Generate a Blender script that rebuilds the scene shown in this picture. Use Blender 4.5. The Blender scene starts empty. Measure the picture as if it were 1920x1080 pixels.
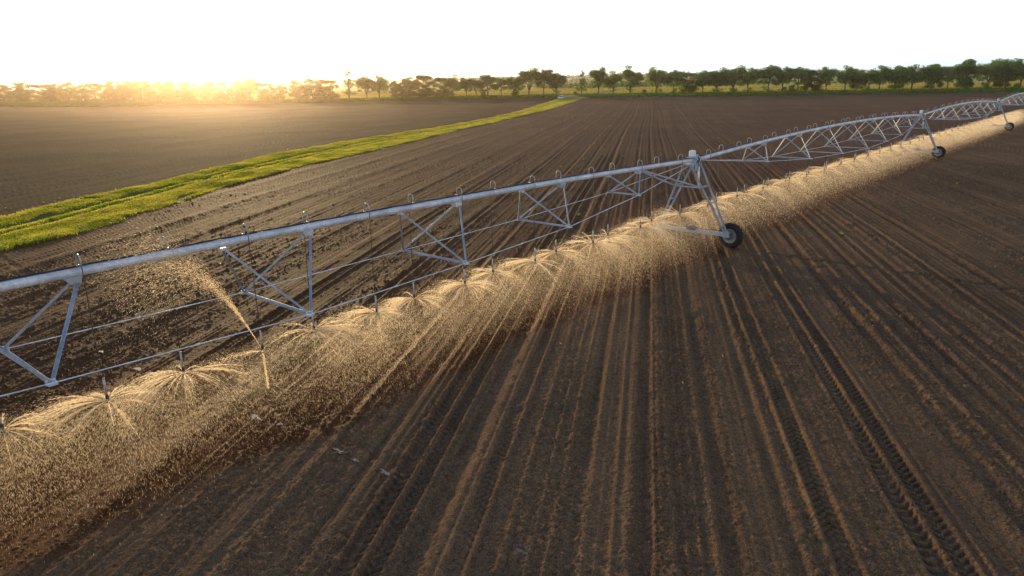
import bpy, math, random
import numpy as np
from mathutils import Vector, Matrix
random.seed(7)
rng = np.random.default_rng(11)
scene = bpy.context.scene
col = scene.collection
rad = math.radians

# ------------------------------------------------------------------ survey of the place (metres; camera foot at the origin, +Y ahead)
CAM_H = 7.6315
T1 = np.array([8.3619, 32.2277, 0.0])
T2 = np.array([37.9387, 66.8772, -0.371])
T3 = np.array([67.7265, 101.1263, -0.904])
TH1 = 0.7123
D1 = np.array([math.sin(TH1), math.cos(TH1)])
ROW = rad(11.0)                      # heading of the furrows
SUN_EL, SUN_AZ = rad(5.8), rad(-22.0)  # azimuth measured from +Y towards +X

def sstep(t):
    t = np.clip(t, 0, 1)
    return t * t * (3 - 2 * t)

def ground_z(x, y):
    sd = ((x - T1[0]) * D1[0] + (y - T1[1]) * D1[1]) / 110.0
    return -0.95 * sstep(sd)

# ------------------------------------------------------------------ helpers
def tag(o, label=None, cat=None, group=None, kind=None):
    if label: o['label'] = label
    if cat: o['category'] = cat
    if group: o['group'] = group
    if kind: o['kind'] = kind
    return o

def link(name, me, mat, parent=None, smooth=False):
    o = bpy.data.objects.new(name, me)
    col.objects.link(o)
    if mat is not None: me.materials.append(mat)
    if parent: o.parent = parent
    if smooth: me.polygons.foreach_set('use_smooth', [True] * len(me.polygons))
    return o

def empty(name, loc, rz=0.0):
    o = bpy.data.objects.new(name, None)
    col.objects.link(o)
    o.empty_display_size = .3
    o.location = loc
    o.rotation_euler = (0, 0, rz)
    return o

def copy_tree(o, parent=None):
    c = o.copy()
    col.objects.link(c)
    c.parent = parent
    for ch in list(o.children):
        copy_tree(ch, c)
    return c

class MB:
    def __init__(s):
        s.v, s.f = [], []
    def add(s, vs, fs):
        n = len(s.v)
        s.v += [tuple(p) for p in vs]
        s.f += [tuple(i + n for i in f) for f in fs]
    def box(s, c, size, rot=None, bev=0.0):
        x, y, z = [k / 2 for k in size]
        if bev <= 0:
            vs = [Vector((a * x, b * y, d * z)) for a in (-1, 1) for b in (-1, 1) for d in (-1, 1)]
            fs = [(0, 1, 3, 2), (4, 6, 7, 5), (0, 4, 5, 1), (2, 3, 7, 6), (0, 2, 6, 4), (1, 5, 7, 3)]
        else:
            prof = [(-x + bev, -y), (x - bev, -y), (x, -y + bev), (x, y - bev), (x - bev, y), (-x + bev, y), (-x, y - bev), (-x, -y + bev)]
            k = 1 - bev / max(x, y)
            vs = []
            for zz, sc in ((-z, k), (-z + bev, 1), (z - bev, 1), (z, k)):
                vs += [Vector((px * sc, py * sc, zz)) for px, py in prof]
            fs = [tuple(reversed(range(8))), tuple(range(24, 32))]
            for r in range(3):
                for i in range(8):
                    j = (i + 1) % 8
                    fs.append((r * 8 + i, r * 8 + j, r * 8 + 8 + j, r * 8 + 8 + i))
        if rot is not None: vs = [rot @ p for p in vs]
        s.add([p + Vector(c) for p in vs], fs)
    def tube(s, pts, r, n=8, cap=True):
        pts = [Vector(p) for p in pts]
        rs = r if isinstance(r, (list, tuple)) else [r] * len(pts)
        base = len(s.v)
        prev = None
        for i, p in enumerate(pts):
            t = (pts[min(i + 1, len(pts) - 1)] - pts[max(i - 1, 0)]).normalized()
            if prev is None:
                a = Vector((0, 0, 1)) if abs(t.z) < .9 else Vector((1, 0, 0))
                u = t.cross(a).normalized()
            else:
                u = (prev - t * prev.dot(t)).normalized()
            prev = u
            w = t.cross(u)
            for k in range(n):
                a = 2 * math.pi * k / n
                s.v.append(tuple(p + (u * math.cos(a) + w * math.sin(a)) * rs[i]))
        for i in range(len(pts) - 1):
            for k in range(n):
                k2 = (k + 1) % n
                s.f.append((base + i * n + k, base + i * n + k2, base + (i + 1) * n + k2, base + (i + 1) * n + k))
        if cap:
            s.f.append(tuple(base + k for k in reversed(range(n))))
            s.f.append(tuple(base + (len(pts) - 1) * n + k for k in range(n)))
    def angle(s, a, b, w=.07, th=.009, up=(0, 0, 1), flip=1):
        """an angle-iron bar from a to b"""
        a, b = Vector(a), Vector(b)
        t = (b - a).normalized()
        u = t.cross(Vector(up)).normalized() * flip
        v = u.cross(t).normalized() * flip
        prof = [(0, 0), (w, 0), (w, th), (th, th), (th, w), (0, w)]
        vs = [p + u * (x - w * .3) + v * (y - w * .3) for p in (a, b) for x, y in prof]
        fs = [(i, (i + 1) % 6, 6 + (i + 1) % 6, 6 + i) for i in range(6)]
        fs += [(5, 4, 3, 2, 1, 0), (6, 7, 8, 9, 10, 11)]
        s.add(vs, fs)
    def build(s, name, mat, parent=None, smooth=False):
        me = bpy.data.meshes.new(name)
        me.from_pydata(s.v, [], s.f)
        me.update()
        return link(name, me, mat, parent, smooth)

def np_mesh(name, verts, faces, smooth=False, attrs=None):
    """faces: (n,4) or (n,3) int array"""
    me = bpy.data.meshes.new(name)
    nv, nf, k = len(verts), len(faces), faces.shape[1]
    me.vertices.add(nv)
    me.vertices.foreach_set('co', np.ascontiguousarray(verts, dtype=np.float32).ravel())
    me.loops.add(nf * k)
    me.loops.foreach_set('vertex_index', np.ascontiguousarray(faces, dtype=np.int32).ravel())
    me.polygons.add(nf)
    me.polygons.foreach_set('loop_start', np.arange(0, nf * k, k, dtype=np.int32))
    me.polygons.foreach_set('loop_total', np.full(nf, k, dtype=np.int32))
    if smooth: me.polygons.foreach_set('use_smooth', np.ones(nf, dtype=bool))
    for nm, arr in (attrs or {}).items():
        a = me.attributes.new(nm, 'FLOAT', 'POINT')
        a.data.foreach_set('value', np.ascontiguousarray(arr, dtype=np.float32))
    me.update(calc_edges=True)
    return me

# numpy noise
def hsh(ix, iy, seed=0):
    n = (ix.astype(np.int64) * 374761393 + iy.astype(np.int64) * 668265263 + seed * 1274126177) & 0xffffffff
    n = ((n ^ (n >> 13)) * 1274126177) & 0xffffffff
    n = ((n ^ (n >> 16)) * 2246822519) & 0xffffffff
    return ((n ^ (n >> 15)) & 0xffffff) / float(0xffffff)

def vnoise(x, y, seed=0):
    xi, yi = np.floor(x), np.floor(y)
    fx, fy = x - xi, y - yi
    fx = fx * fx * (3 - 2 * fx); fy = fy * fy * (3 - 2 * fy)
    a = hsh(xi, yi, seed); b = hsh(xi + 1, yi, seed); c = hsh(xi, yi + 1, seed); d = hsh(xi + 1, yi + 1, seed)
    return (a * (1 - fx) + b * fx) * (1 - fy) + (c * (1 - fx) + d * fx) * fy - .5

def clods(x, y, cell, rmin, rmax, seed, keep=.6):
    xi, yi = np.floor(x / cell), np.floor(y / cell)
    h = np.zeros_like(x)
    for dx in (-1, 0, 1):
        for dy in (-1, 0, 1):
            cx, cy = xi + dx, yi + dy
            px = (cx + .15 + .7 * hsh(cx, cy, seed)) * cell
            py = (cy + .15 + .7 * hsh(cx, cy, seed + 1)) * cell
            r = rmin + (rmax - rmin) * hsh(cx, cy, seed + 2) ** 3
            on = hsh(cx, cy, seed + 3) < keep
            d2 = ((x - px) ** 2 + (y - py) ** 2) / (r * r)
            h = np.maximum(h, np.where(on & (d2 < 1), r * np.sqrt(np.maximum(1 - d2, 0)) * .8, 0))
    return h

# ------------------------------------------------------------------ node materials
def newmat(name):
    m = bpy.data.materials.new(name)
    m.use_nodes = True
    m.node_tree.nodes.clear()
    return m, m.node_tree.nodes, m.node_tree.links

def principled(N, L, m):
    out = N.new('ShaderNodeOutputMaterial'); b = N.new('ShaderNodeBsdfPrincipled')
    L.new(b.outputs[0], out.inputs[0])
    return b, out

def noise(N, L, vec, scale, detail=4, rough=.6):
    n = N.new('ShaderNodeTexNoise')
    n.inputs['Scale'].default_value = scale; n.inputs['Detail'].default_value = detail; n.inputs['Roughness'].default_value = rough
    if vec is not None: L.new(vec, n.inputs['Vector'])
    return n.outputs['Fac']

def ramp(N, L, fac, stops):
    r = N.new('ShaderNodeValToRGB')
    els = r.color_ramp.elements
    els[0].position, els[0].color = stops[0][0], (*stops[0][1], 1)
    els[1].position, els[1].color = stops[-1][0], (*stops[-1][1], 1)
    for p, c in stops[1:-1]:
        e = els.new(p); e.color = (*c, 1)
    L.new(fac, r.inputs[0])
    return r.outputs[0]

def mixc(N, L, fac, a, b, mode='MIX'):
    m = N.new('ShaderNodeMix'); m.data_type = 'RGBA'; m.blend_type = mode
    for s, v in ((0, fac), (6, a), (7, b)):
        if hasattr(v, 'links'): L.new(v, m.inputs[s])
        elif s == 0: m.inputs[s].default_value = v
        else: m.inputs[s].default_value = (*v, 1)
    return m.outputs[2]

def mathn(N, L, op, a, b=0.0, clamp=False):
    m = N.new('ShaderNodeMath'); m.operation = op; m.use_clamp = clamp
    for i, v in enumerate((a, b)):
        if hasattr(v, 'links'): L.new(v, m.inputs[i])
        else: m.inputs[i].default_value = v
    return m.outputs[0]

def soil_mat(name, dry, dark, wet, row_scale=2.0, streak=.6, bump=.5):
    m, N, L = newmat(name)
    b, out = principled(N, L, m)
    geo = N.new('ShaderNodeNewGeometry')
    mp = N.new('ShaderNodeMapping'); mp.vector_type = 'POINT'
    mp.inputs['Rotation'].default_value = (0, 0, ROW)
    L.new(geo.outputs['Position'], mp.inputs['Vector'])
    mp2 = N.new('ShaderNodeMapping'); mp2.inputs['Scale'].default_value = (row_scale, row_scale * .012, 1)
    L.new(mp.outputs[0], mp2.inputs['Vector'])
    st = noise(N, L, mp2.outputs[0], 1.0, 5, .75)
    mp3 = N.new('ShaderNodeMapping'); mp3.inputs['Scale'].default_value = (row_scale * .13, row_scale * .003, 1)
    L.new(mp.outputs[0], mp3.inputs['Vector'])
    st2 = noise(N, L, mp3.outputs[0], 1.0, 3, .6)
    patch = noise(N, L, geo.outputs['Position'], .07, 4, .6)
    grain = noise(N, L, geo.outputs['Position'], 9.0, 6, .75)
    grit = noise(N, L, geo.outputs['Position'], 45.0, 3, .7)
    s1 = ramp(N, L, st, [(.32, dark), (.62, dry)])
    s2 = ramp(N, L, st2, [(.3, tuple(c * .72 for c in dry)), (.7, tuple(c * 1.15 for c in dry))])
    c = mixc(N, L, streak, s2, s1)
    c = mixc(N, L, 1.0, c, ramp(N, L, patch, [(.3, (.72, .74, .78)), (.7, (1.15, 1.1, 1.02))]), 'MULTIPLY')
    c = mixc(N, L, 1.0, c, ramp(N, L, grain, [(.28, (.45, .45, .45)), (.5, (.95, .95, .95)), (.75, (1.5, 1.42, 1.3))]), 'MULTIPLY')
    c = mixc(N, L, 1.0, c, ramp(N, L, grit, [(.32, (.42, .42, .43)), (.5, (.95, .95, .95)), (.68, (1.7, 1.65, 1.55))]), 'MULTIPLY')
    at = N.new('ShaderNodeAttribute'); at.attribute_name = 'wet'
    c = mixc(N, L, at.outputs['Fac'], c, mixc(N, L, 1.0, c, wet, 'MULTIPLY'))
    L.new(c, b.inputs['Base Color'])
    r = mathn(N, L, 'MULTIPLY', at.outputs['Fac'], -.26)
    r = mathn(N, L, 'ADD', r, .96)
    L.new(r, b.inputs['Roughness'])
    L.new(mathn(N, L, 'ADD', mathn(N, L, 'MULTIPLY', at.outputs['Fac'], .02 if name == 'ploughed_soil' else 0.0), .015), b.inputs['Specular IOR Level'])
    bm = N.new('ShaderNodeBump'); bm.inputs['Strength'].default_value = bump; bm.inputs['Distance'].default_value = .05
    hh = mathn(N, L, 'ADD', mathn(N, L, 'MULTIPLY', st, 1.6), grain)
    L.new(hh, bm.inputs['Height'])
    L.new(bm.outputs[0], b.inputs['Normal'])
    return m

def grass_ground_mat(name, a, bcol, c3, scale=.25):
    m, N, L = newmat(name)
    b, out = principled(N, L, m)
    geo = N.new('ShaderNodeNewGeometry')
    n1 = noise(N, L, geo.outputs['Position'], scale, 5, .65)
    n2 = noise(N, L, geo.outputs['Position'], 6.0, 4, .7)
    c = ramp(N, L, n1, [(.3, a), (.5, bcol), (.7, c3)])
    c = mixc(N, L, 1.0, c, ramp(N, L, n2, [(.3, (.6, .6, .6)), (.7, (1.3, 1.3, 1.3))]), 'MULTIPLY')
    at = N.new('ShaderNodeAttribute'); at.attribute_name = 'wet'
    if name == 'verge_ground': c = mixc(N, L, mathn(N, L, 'MULTIPLY', at.outputs['Fac'], .8), c, (.15, .13, .05))
    L.new(c, b.inputs['Base Color'])
    b.inputs['Roughness'].default_value = .9
    b.inputs['Specular IOR Level'].default_value = .1
    bm = N.new('ShaderNodeBump'); bm.inputs['Strength'].default_value = .8; bm.inputs['Distance'].default_value = .3
    L.new(n2, bm.inputs['Height']); L.new(bm.outputs[0], b.inputs['Normal'])
    return m

def leaf_mat(name, c1, c2, trans=.5, scale=.6, tcol=None):
    m, N, L = newmat(name)
    out = N.new('ShaderNodeOutputMaterial')
    geo = N.new('ShaderNodeNewGeometry')
    oi = N.new('ShaderNodeObjectInfo')
    n = noise(N, L, geo.outputs['Position'], scale, 3, .6)
    c = ramp(N, L, n, [(.35, c1), (.65, c2)])
    hv = N.new('ShaderNodeHueSaturation')
    L.new(c, hv.inputs['Color'])
    v = mathn(N, L, 'ADD', mathn(N, L, 'MULTIPLY', oi.outputs['Random'], .5), .75)
    L.new(v, hv.inputs['Value'])
    v2 = mathn(N, L, 'ADD', mathn(N, L, 'MULTIPLY', oi.outputs['Random'], -.035), .515)
    L.new(v2, hv.inputs['Hue'])
    d = N.new('ShaderNodeBsdfDiffuse'); t = N.new('ShaderNodeBsdfTranslucent')
    L.new(hv.outputs[0], d.inputs[0])
    tc = mixc(N, L, 1.0, hv.outputs[0], tcol or (1.9, 1.75, .7), 'MULTIPLY')
    L.new(tc, t.inputs[0])
    mx = N.new('ShaderNodeMixShader'); mx.inputs[0].default_value = trans
    L.new(d.outputs[0], mx.inputs[1]); L.new(t.outputs[0], mx.inputs[2])
    L.new(mx.outputs[0], out.inputs[0])
    return m

def metal_mat(name, c1, c2, rough=.5, metallic=.55, scale=14):
    m, N, L = newmat(name)
    b, out = principled(N, L, m)
    tc = N.new('ShaderNodeTexCoord')
    n = noise(N, L, tc.outputs['Object'], scale, 5, .7)
    n2 = noise(N, L, tc.outputs['Object'], 1.3, 4, .7)
    c = ramp(N, L, n, [(.3, c1), (.7, c2)])
    c = mixc(N, L, 1.0, c, ramp(N, L, n2, [(.35, (.72, .72, .74)), (.65, (1.1, 1.1, 1.1))]), 'MULTIPLY')
    L.new(c, b.inputs['Base Color'])
    st = noise(N, L, tc.outputs['Object'], 3.2, 6, .8)
    c = mixc(N, L, ramp(N, L, st, [(.56, (0, 0, 0)), (.72, (.55, .55, .55))]), c, (.26, .21, .16))
    b.inputs['Metallic'].default_value = metallic
    L.new(c, b.inputs['Base Color'])
    rr = ramp(N, L, n, [(.3, (rough - .1,) * 3), (.7, (rough + .15,) * 3)])
    L.new(rr, b.inputs['Roughness'])
    return m

def plain_mat(name, c, rough=.6, metallic=0.0, var=.25, scale=20):
    m, N, L = newmat(name)
    b, out = principled(N, L, m)
    tc = N.new('ShaderNodeTexCoord')
    n = noise(N, L, tc.outputs['Object'], scale, 4, .7)
    cc = ramp(N, L, n, [(.3, tuple(k * (1 - var) for k in c)), (.7, tuple(k * (1 + var) for k in c))])
    L.new(cc, b.inputs['Base Color'])
    b.inputs['Roughness'].default_value = rough
    b.inputs['Metallic'].default_value = metallic
    return m

M = {}
M['soil'] = soil_mat('ploughed_soil', (.205, .128, .074), (.088, .055, .036), (.62, .40, .25), 2.6, .60, .5)
M['soil_left'] = soil_mat('harrowed_soil', (.135, .088, .046), (.070, .045, .025), (.6, .5, .4), 2.4, .75, .6)
M['verge'] = grass_ground_mat('verge_ground', (.09, .13, .025), (.14, .18, .035), (.20, .21, .06))
M['meadow'] = grass_ground_mat('meadow_ground', (.16, .24, .04), (.26, .29, .07), (.42, .36, .16), .012)
M['hill'] = grass_ground_mat('hill_ground', (.05, .07, .04), (.07, .09, .05), (.10, .11, .07), .004)
M['track'] = grass_ground_mat('dirt_track', (.17, .14, .10), (.24, .20, .15), (.20, .17, .12), .3)
M['grass'] = leaf_mat('grass_blades', (.10, .15, .028), (.23, .235, .075), .62, .35, (3.3, 2.9, .85))
M['leaf'] = leaf_mat('tree_leaves', (.055, .11, .022), (.12, .19, .040), .55, .5, (1.8, 2.1, .6))
M['leaf2'] = leaf_mat('bush_leaves', (.050, .080, .020), (.095, .13, .034), .5, .5, (1.9, 2.0, .6))
M['bark'] = plain_mat('bark', (.075, .058, .045), .95, 0, .4, 3)
M['galv'] = metal_mat('galvanised_steel', (.55, .57, .62), (.82, .84, .88), .45, .15, 16)
M['galv2'] = metal_mat('galvanised_bar', (.30, .355, .43), (.46, .52, .60), .5, .25, 9)
M['cable'] = plain_mat('black_cable', (.02, .02, .022), .5)
M['hose'] = plain_mat('drop_hose', (.07, .055, .042), .5)
M['tubing'] = plain_mat('gooseneck_tube', (.42, .40, .36), .4, .3)
M['weight'] = plain_mat('hose_weight', (.42, .42, .43), .5, .3)
M['nozzle'] = plain_mat('sprinkler_plastic', (.03, .03, .035), .4)
M['tyre'] = plain_mat('muddy_tyre', (.022, .02, .019), .85, 0, .5, 9)
M['rim'] = plain_mat('muddy_rim', (.36, .35, .31), .6, .4, .35, 9)
M['gear'] = plain_mat('gearbox_paint', (.07, .10, .13), .5, .3)
M['white'] = plain_mat('white_cover', (.78, .79, .80), .45, 0, .06)
M['carpaint'] = plain_mat('car_paint', (.62, .66, .74), .3, .2, .05)
M['glass'] = plain_mat('car_glass', (.03, .04, .06), .1, 0, .05)
M['lamp'] = plain_mat('car_lamp', (.8, .8, .8), .15, 0, .05)
M['straw'] = leaf_mat('dry_leaf', (.35, .28, .18), (.5, .42, .28), .5, 3, (1.1, 1, .8))
M['weed'] = leaf_mat('weed_leaf', (.10, .18, .03), (.14, .22, .04), .5, 3)

# water: over-bright golden colour paints extra backlit glow into the drops
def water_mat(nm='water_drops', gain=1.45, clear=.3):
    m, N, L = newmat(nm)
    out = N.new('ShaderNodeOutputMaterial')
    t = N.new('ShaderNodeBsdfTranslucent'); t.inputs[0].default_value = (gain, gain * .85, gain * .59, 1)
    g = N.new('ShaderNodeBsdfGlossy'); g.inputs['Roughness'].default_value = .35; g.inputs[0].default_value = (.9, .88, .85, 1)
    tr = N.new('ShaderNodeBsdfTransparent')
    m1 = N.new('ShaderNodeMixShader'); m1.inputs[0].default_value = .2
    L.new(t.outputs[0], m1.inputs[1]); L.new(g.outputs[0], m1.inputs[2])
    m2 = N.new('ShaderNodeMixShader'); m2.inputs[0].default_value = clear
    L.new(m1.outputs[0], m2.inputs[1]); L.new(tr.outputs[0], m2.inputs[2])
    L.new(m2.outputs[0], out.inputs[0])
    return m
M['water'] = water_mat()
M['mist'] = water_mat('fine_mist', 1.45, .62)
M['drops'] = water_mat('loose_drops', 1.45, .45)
def puddle_mat():
    m, N, L = newmat('puddle_water')
    b, out = principled(N, L, m)
    b.inputs['Base Color'].default_value = (.10, .08, .06, 1)
    b.inputs['Roughness'].default_value = .12
    b.inputs['Specular IOR Level'].default_value = .8
    tc = N.new('ShaderNodeTexCoord')
    bm = N.new('ShaderNodeBump'); bm.inputs['Strength'].default_value = .25; bm.inputs['Distance'].default_value = .02
    L.new(noise(N, L, tc.outputs['Object'], 12, 3), bm.inputs['Height']); L.new(bm.outputs[0], b.inputs['Normal'])
    return m
M['puddle'] = puddle_mat()

# ------------------------------------------------------------------ ground: one height field split into fields, verge, meadow
UP = [(-60, -60), (-44, -10), (-34, 30), (-31.1, 43), (-30.1, 50.4), (-28.2, 59.4), (-26.4, 75.7), (-21.8, 95.3), (-13.6, 121), (1.0, 181), (14.5, 255), (22, 300)]
LO = [(-50, -60), (-35, -10), (-26.5, 28), (-25.0, 34), (-23.6, 37.5), (-22.9, 42), (-22.3, 54), (-19.8, 68.4), (-15.6, 83), (-8.7, 117), (1.0, 160), (11.4, 200), (21.8, 251), (31, 300)]
def xat(poly, y):
    p = np.array(poly)
    return np.interp(y, p[:, 1], p[:, 0])
FARL = [(-900, 560), (-326, 404), (-217, 330), (-121, 320), (-50, 312), (14, 306), (15, 306)]      # far edge of the left field
FARR = [(16, 292), (30, 292), (60, 288), (104.5, 276), (169, 255), (260, 222), (900, 10)]             # far edge of the right field
TREES_Y = [(-900, 640), (-326, 441), (-250, 408), (-147, 357), (-72, 343), (22, 341), (60, 327), (111, 312), (190, 289), (300, 246), (900, 20)]
def yat(poly, x):
    p = np.array(poly)
    return np.interp(x, p[:, 0], p[:, 1])

# soil profile across the furrows
PS0, PSTEP = -700.0, .01
prof = np.zeros(int(1400 / PSTEP))
pr = np.random.default_rng(5)
s = PS0 + 2
while s < 690:
    gap = pr.choice([.19, .26, .36, .50]) * pr.uniform(.85, 1.2)
    hgt = pr.uniform(.014, .042) * (1.8 if pr.random() < .22 else 1)
    wdt = pr.uniform(.034, .075)
    i0 = int((s - PS0 - .5) / PSTEP); i1 = i0 + int(1.0 / PSTEP)
    if i0 > 0 and i1 < len(prof):
        xs = (np.arange(i0, i1) * PSTEP + PS0 - s)
        prof[i0:i1] += hgt * np.exp(-(xs / wdt) ** 2)
    s += gap
# broad beds and a few deep wheel furrows
xs = np.arange(len(prof)) * PSTEP + PS0
prof += .02 * np.sin(xs * 2 * math.pi / 3.4 + .7) + .012 * np.sin(xs * 2 * math.pi / 1.7)
for s0, dep, w in ((-3.62, .10, .16), (-6.9, .05, .14), (-1.1, .05, .12), (.15, .07, .13), (1.55, .06, .12), (6.6, .08, .15), (8.2, .07, .13), (9.7, .06, .12), (-9.6, .05, .15), (12.6, .07, .14), (-5.55, .06, .1), (2.6, .05, .1)):
    prof += -dep * np.exp(-((xs - s0) / w) ** 2) + dep * .55 * np.exp(-((xs - s0 - w * 2.1) / (w * .8)) ** 2) + dep * .4 * np.exp(-((xs - s0 + w * 2.1) / (w * .8)) ** 2)

TRACKS = [(3.33, .38, 'v', 1, 1.0), (4.72, .36, 'c', 1, 1.15), (5.13, .38, 'v', -1, 1.15), (-4.64, .34, 'c', 1, .7), (-4.22, .34, 'v', -1, .7), (-2.9, .34, 'v', 1, .6), (10.97, .36, 'v', 1, .7), (9.2, .34, 'v', -1, .5), (-12.4, .4, 'v', 1, .5), (15.8, .4, 'v', 1, .6)]

def arc_depth(x, y):
    """the irrigation machine's own wheel ruts, straight across the furrows"""
    d = np.array([math.sin(TH1), math.cos(TH1)]); n = np.array([d[1], -d[0]])
    out = np.zeros_like(x)
    for (ox, oy, off, v0, v1, dep, w) in ((T1[0], T1[1], .36, 1.9, 60, .10, .14), (T1[0], T1[1], -21.6, -60, 60, .022, .13), (T2[0], T2[1], .36, 2.2, 80, .07, .2), (T1[0], T1[1], .36, -60, -2.5, .03, .15)):
        u = (x - ox) * d[0] + (y - oy) * d[1] - off
        v = (x - ox) * n[0] + (y - oy) * n[1]
        u = u + .25 * vnoise(v * .25, u * 0 + 3.3, 9) + .06 * vnoise(v * 1.7, u * 0 + 1.1, 10) + .0011 * v * v * np.sign(off + .4)
        m = sstep((v - v0) / 1.5) * sstep((v1 - v) / 4)
        out += m * (-dep * np.exp(-(u / w) ** 2) + dep * .5 * np.exp(-((np.abs(u) - w * 1.9) / (w * .7)) ** 2)) * (.7 + .9 * vnoise(v * 2.2, u * 3, 12))
    return out

def height(x, y):
    dist = np.hypot(x, y)
    ca, sa = math.cos(ROW), math.sin(ROW)
    s = x * ca - y * sa
    l = x * sa + y * ca
    s = s + .10 * vnoise(l / 9.0, s / 6.0, 1) + .35 * vnoise(l / 55.0, s / 60.0, 2) * sstep((dist - 30) / 60)
    z = ground_z(x, y)
    fade = 1.0 / (1 + (dist / 320) ** 2)
    xu, xl = xat(UP, y), xat(LO, y)
    wob = 1.1 * vnoise(y / 6.0, x * 0 + .5, 21) + .5 * vnoise(y / 1.7, x * 0 + 2.5, 22)
    xu = xu + wob; xl = xl - 1.1 * vnoise(y / 5.0, x * 0 + 7.5, 23) - .5 * vnoise(y / 1.5, x * 0 + 9.5, 24)
    yfl = yat(FARL, x); yfr = yat(FARR, x)
    right = (x > xl) & (y < yfr)
    left = (x < xu) & (y < yfl)
    verge = (x >= xu) & (x <= xl) & (y < 300)
    region = np.full(x.shape, 3, np.int8)                    # meadow
    region[right] = 0; region[left] = 1; region[verge & ~(right | left)] = 2
    back = (dist > 420) & (y < yat(TREES_Y, x) - 20)
    # right field relief
    ip = np.clip(((s - PS0) / PSTEP).astype(np.int64), 0, len(prof) - 1)
    pr_ = 1.05 * prof[ip] * (.75 + .7 * vnoise(l / 2.3, s / .8, 3) + .5 * vnoise(l / .5, s / .35, 4))
    near = dist < 75
    hr = np.array(pr_)
    a = near.nonzero()
    X, Y, S_, L_ = x[a], y[a], s[a], l[a]
    c = clods(X, Y, .075, .010, .040, 31, .85) + clods(X, Y, .19, .025, .075, 41, .30) + clods(X, Y, .47, .035, .09, 47, .10)
    c += .020 * vnoise(X / .11, Y / .11, 5) + .014 * vnoise(X / .045, Y / .045, 6) + .03 * vnoise(X / .5, Y / .5, 7)
    cm = .35 + .9 * sstep((vnoise(S_ / .6, L_ / 7, 8) + .25) * 2)
    tm = np.zeros_like(X)
    tr = np.zeros_like(X)
    for s0, w, kind, sg, amp in TRACKS:
        ds = S_ - s0
        ins = np.abs(ds) < w / 2
        edge = sstep((w / 2 - np.abs(ds)) / .04)
        if kind == 'v':
            ph = L_ / .19 + sg * np.abs(ds) * 4.2 + .5 * (ds > 0)
        else:
            ph = L_ / .23 + (1 - (2 * ds / w) ** 2) * .75
        lug = sstep(np.abs((ph % 1) - .5) * 6 - .9)
        fadeT = .65 + .7 * vnoise(L_ / 4, S_ * 0 + s0, 14)
        fadeT = fadeT + 1.1 * vnoise(L_ / .9, S_ / .3, 15) - .1
        tr += amp * edge * (-.03 - .055 * (1 - lug)) * np.clip(fadeT + .15, .4, 1) + .04 * np.exp(-((np.abs(ds) - w / 2 - .05) / .05) ** 2)
        tm = np.maximum(tm, edge * np.clip(fadeT + .1, 0, 1) * amp)
    hr[a] = hr[a] * (1 - .85 * tm) + c * cm * (1 - .8 * tm) + tr + arc_depth(X, Y)
    # left field: finer, flatter
    hl = .75 * prof[np.clip(((s * 1.0 + 300 - PS0) / PSTEP).astype(np.int64), 0, len(prof) - 1)] + .03 * vnoise(x / .6, y / .6, 16)
    # verge: two worn wheel ways between grass banks
    mid = (xu + xl) / 2; hw = np.maximum((xl - xu) / 2, .1)
    t = (x - mid) / hw
    hv = .06 * (1 - np.abs(t) ** 3) + .04 * vnoise(x / 1.3, y / 4.2, 17) + .03 * vnoise(x / .4, y / .5, 18)
    rutm = np.exp(-((t + .32) / .13) ** 2) + np.exp(-((t - .04) / .11) ** 2)
    hv = hv - .17 * rutm
    hm = .35 * vnoise(x / 14, y / 14, 19) + 1.2 * vnoise(x / 160, y / 160, 20) * sstep((dist - 380) / 400)
    h = np.where(region == 0, hr, np.where(region == 1, hl, np.where(region == 2, hv, hm)))
    h = h * np.where(region == 3, 1, fade)
    # wetness
    n = np.array([D1[1], -D1[0]])
    v = (x - T1[0]) * n[0] + (y - T1[1]) * n[1]
    wv = v + .9 * vnoise(x / 2.5, y / 2.5, 25) + .35 * vnoise(x / .5, y / .5, 26) 
    wet = sstep((2.3 - wv) / 1.0) * (.62 + .38 * sstep((wv + 9) / 7))
    wet = np.where(region == 0, wet, np.where(region == 2, np.clip(rutm, 0, 1), .15))
    return z + h, region, wet

def polar_patch():
    ang = [-180.0]
    while ang[-1] < 180:
        a = abs(ang[-1]); 
        step = .062 if a < 43.5 else (.25 if a < 55 else 2.0)
        ang.append(min(ang[-1] + step, 180.0))
        if ang[-1] >= 180: break
    ang = np.radians(np.array(ang))
    rr = [.5, 2.0, 4.0, 5.5, 7.0]
    while rr[-1] < 340:
        r = rr[-1]; rr.append(r + max(.016, min(r * r / 5470 * .62, r * .012)))
    while rr[-1] < 5000: rr.append(rr[-1] * 1.06)
    rr = np.array(rr)
    A, R = np.meshgrid(ang, rr)
    return R * np.sin(A), R * np.cos(A)

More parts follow.
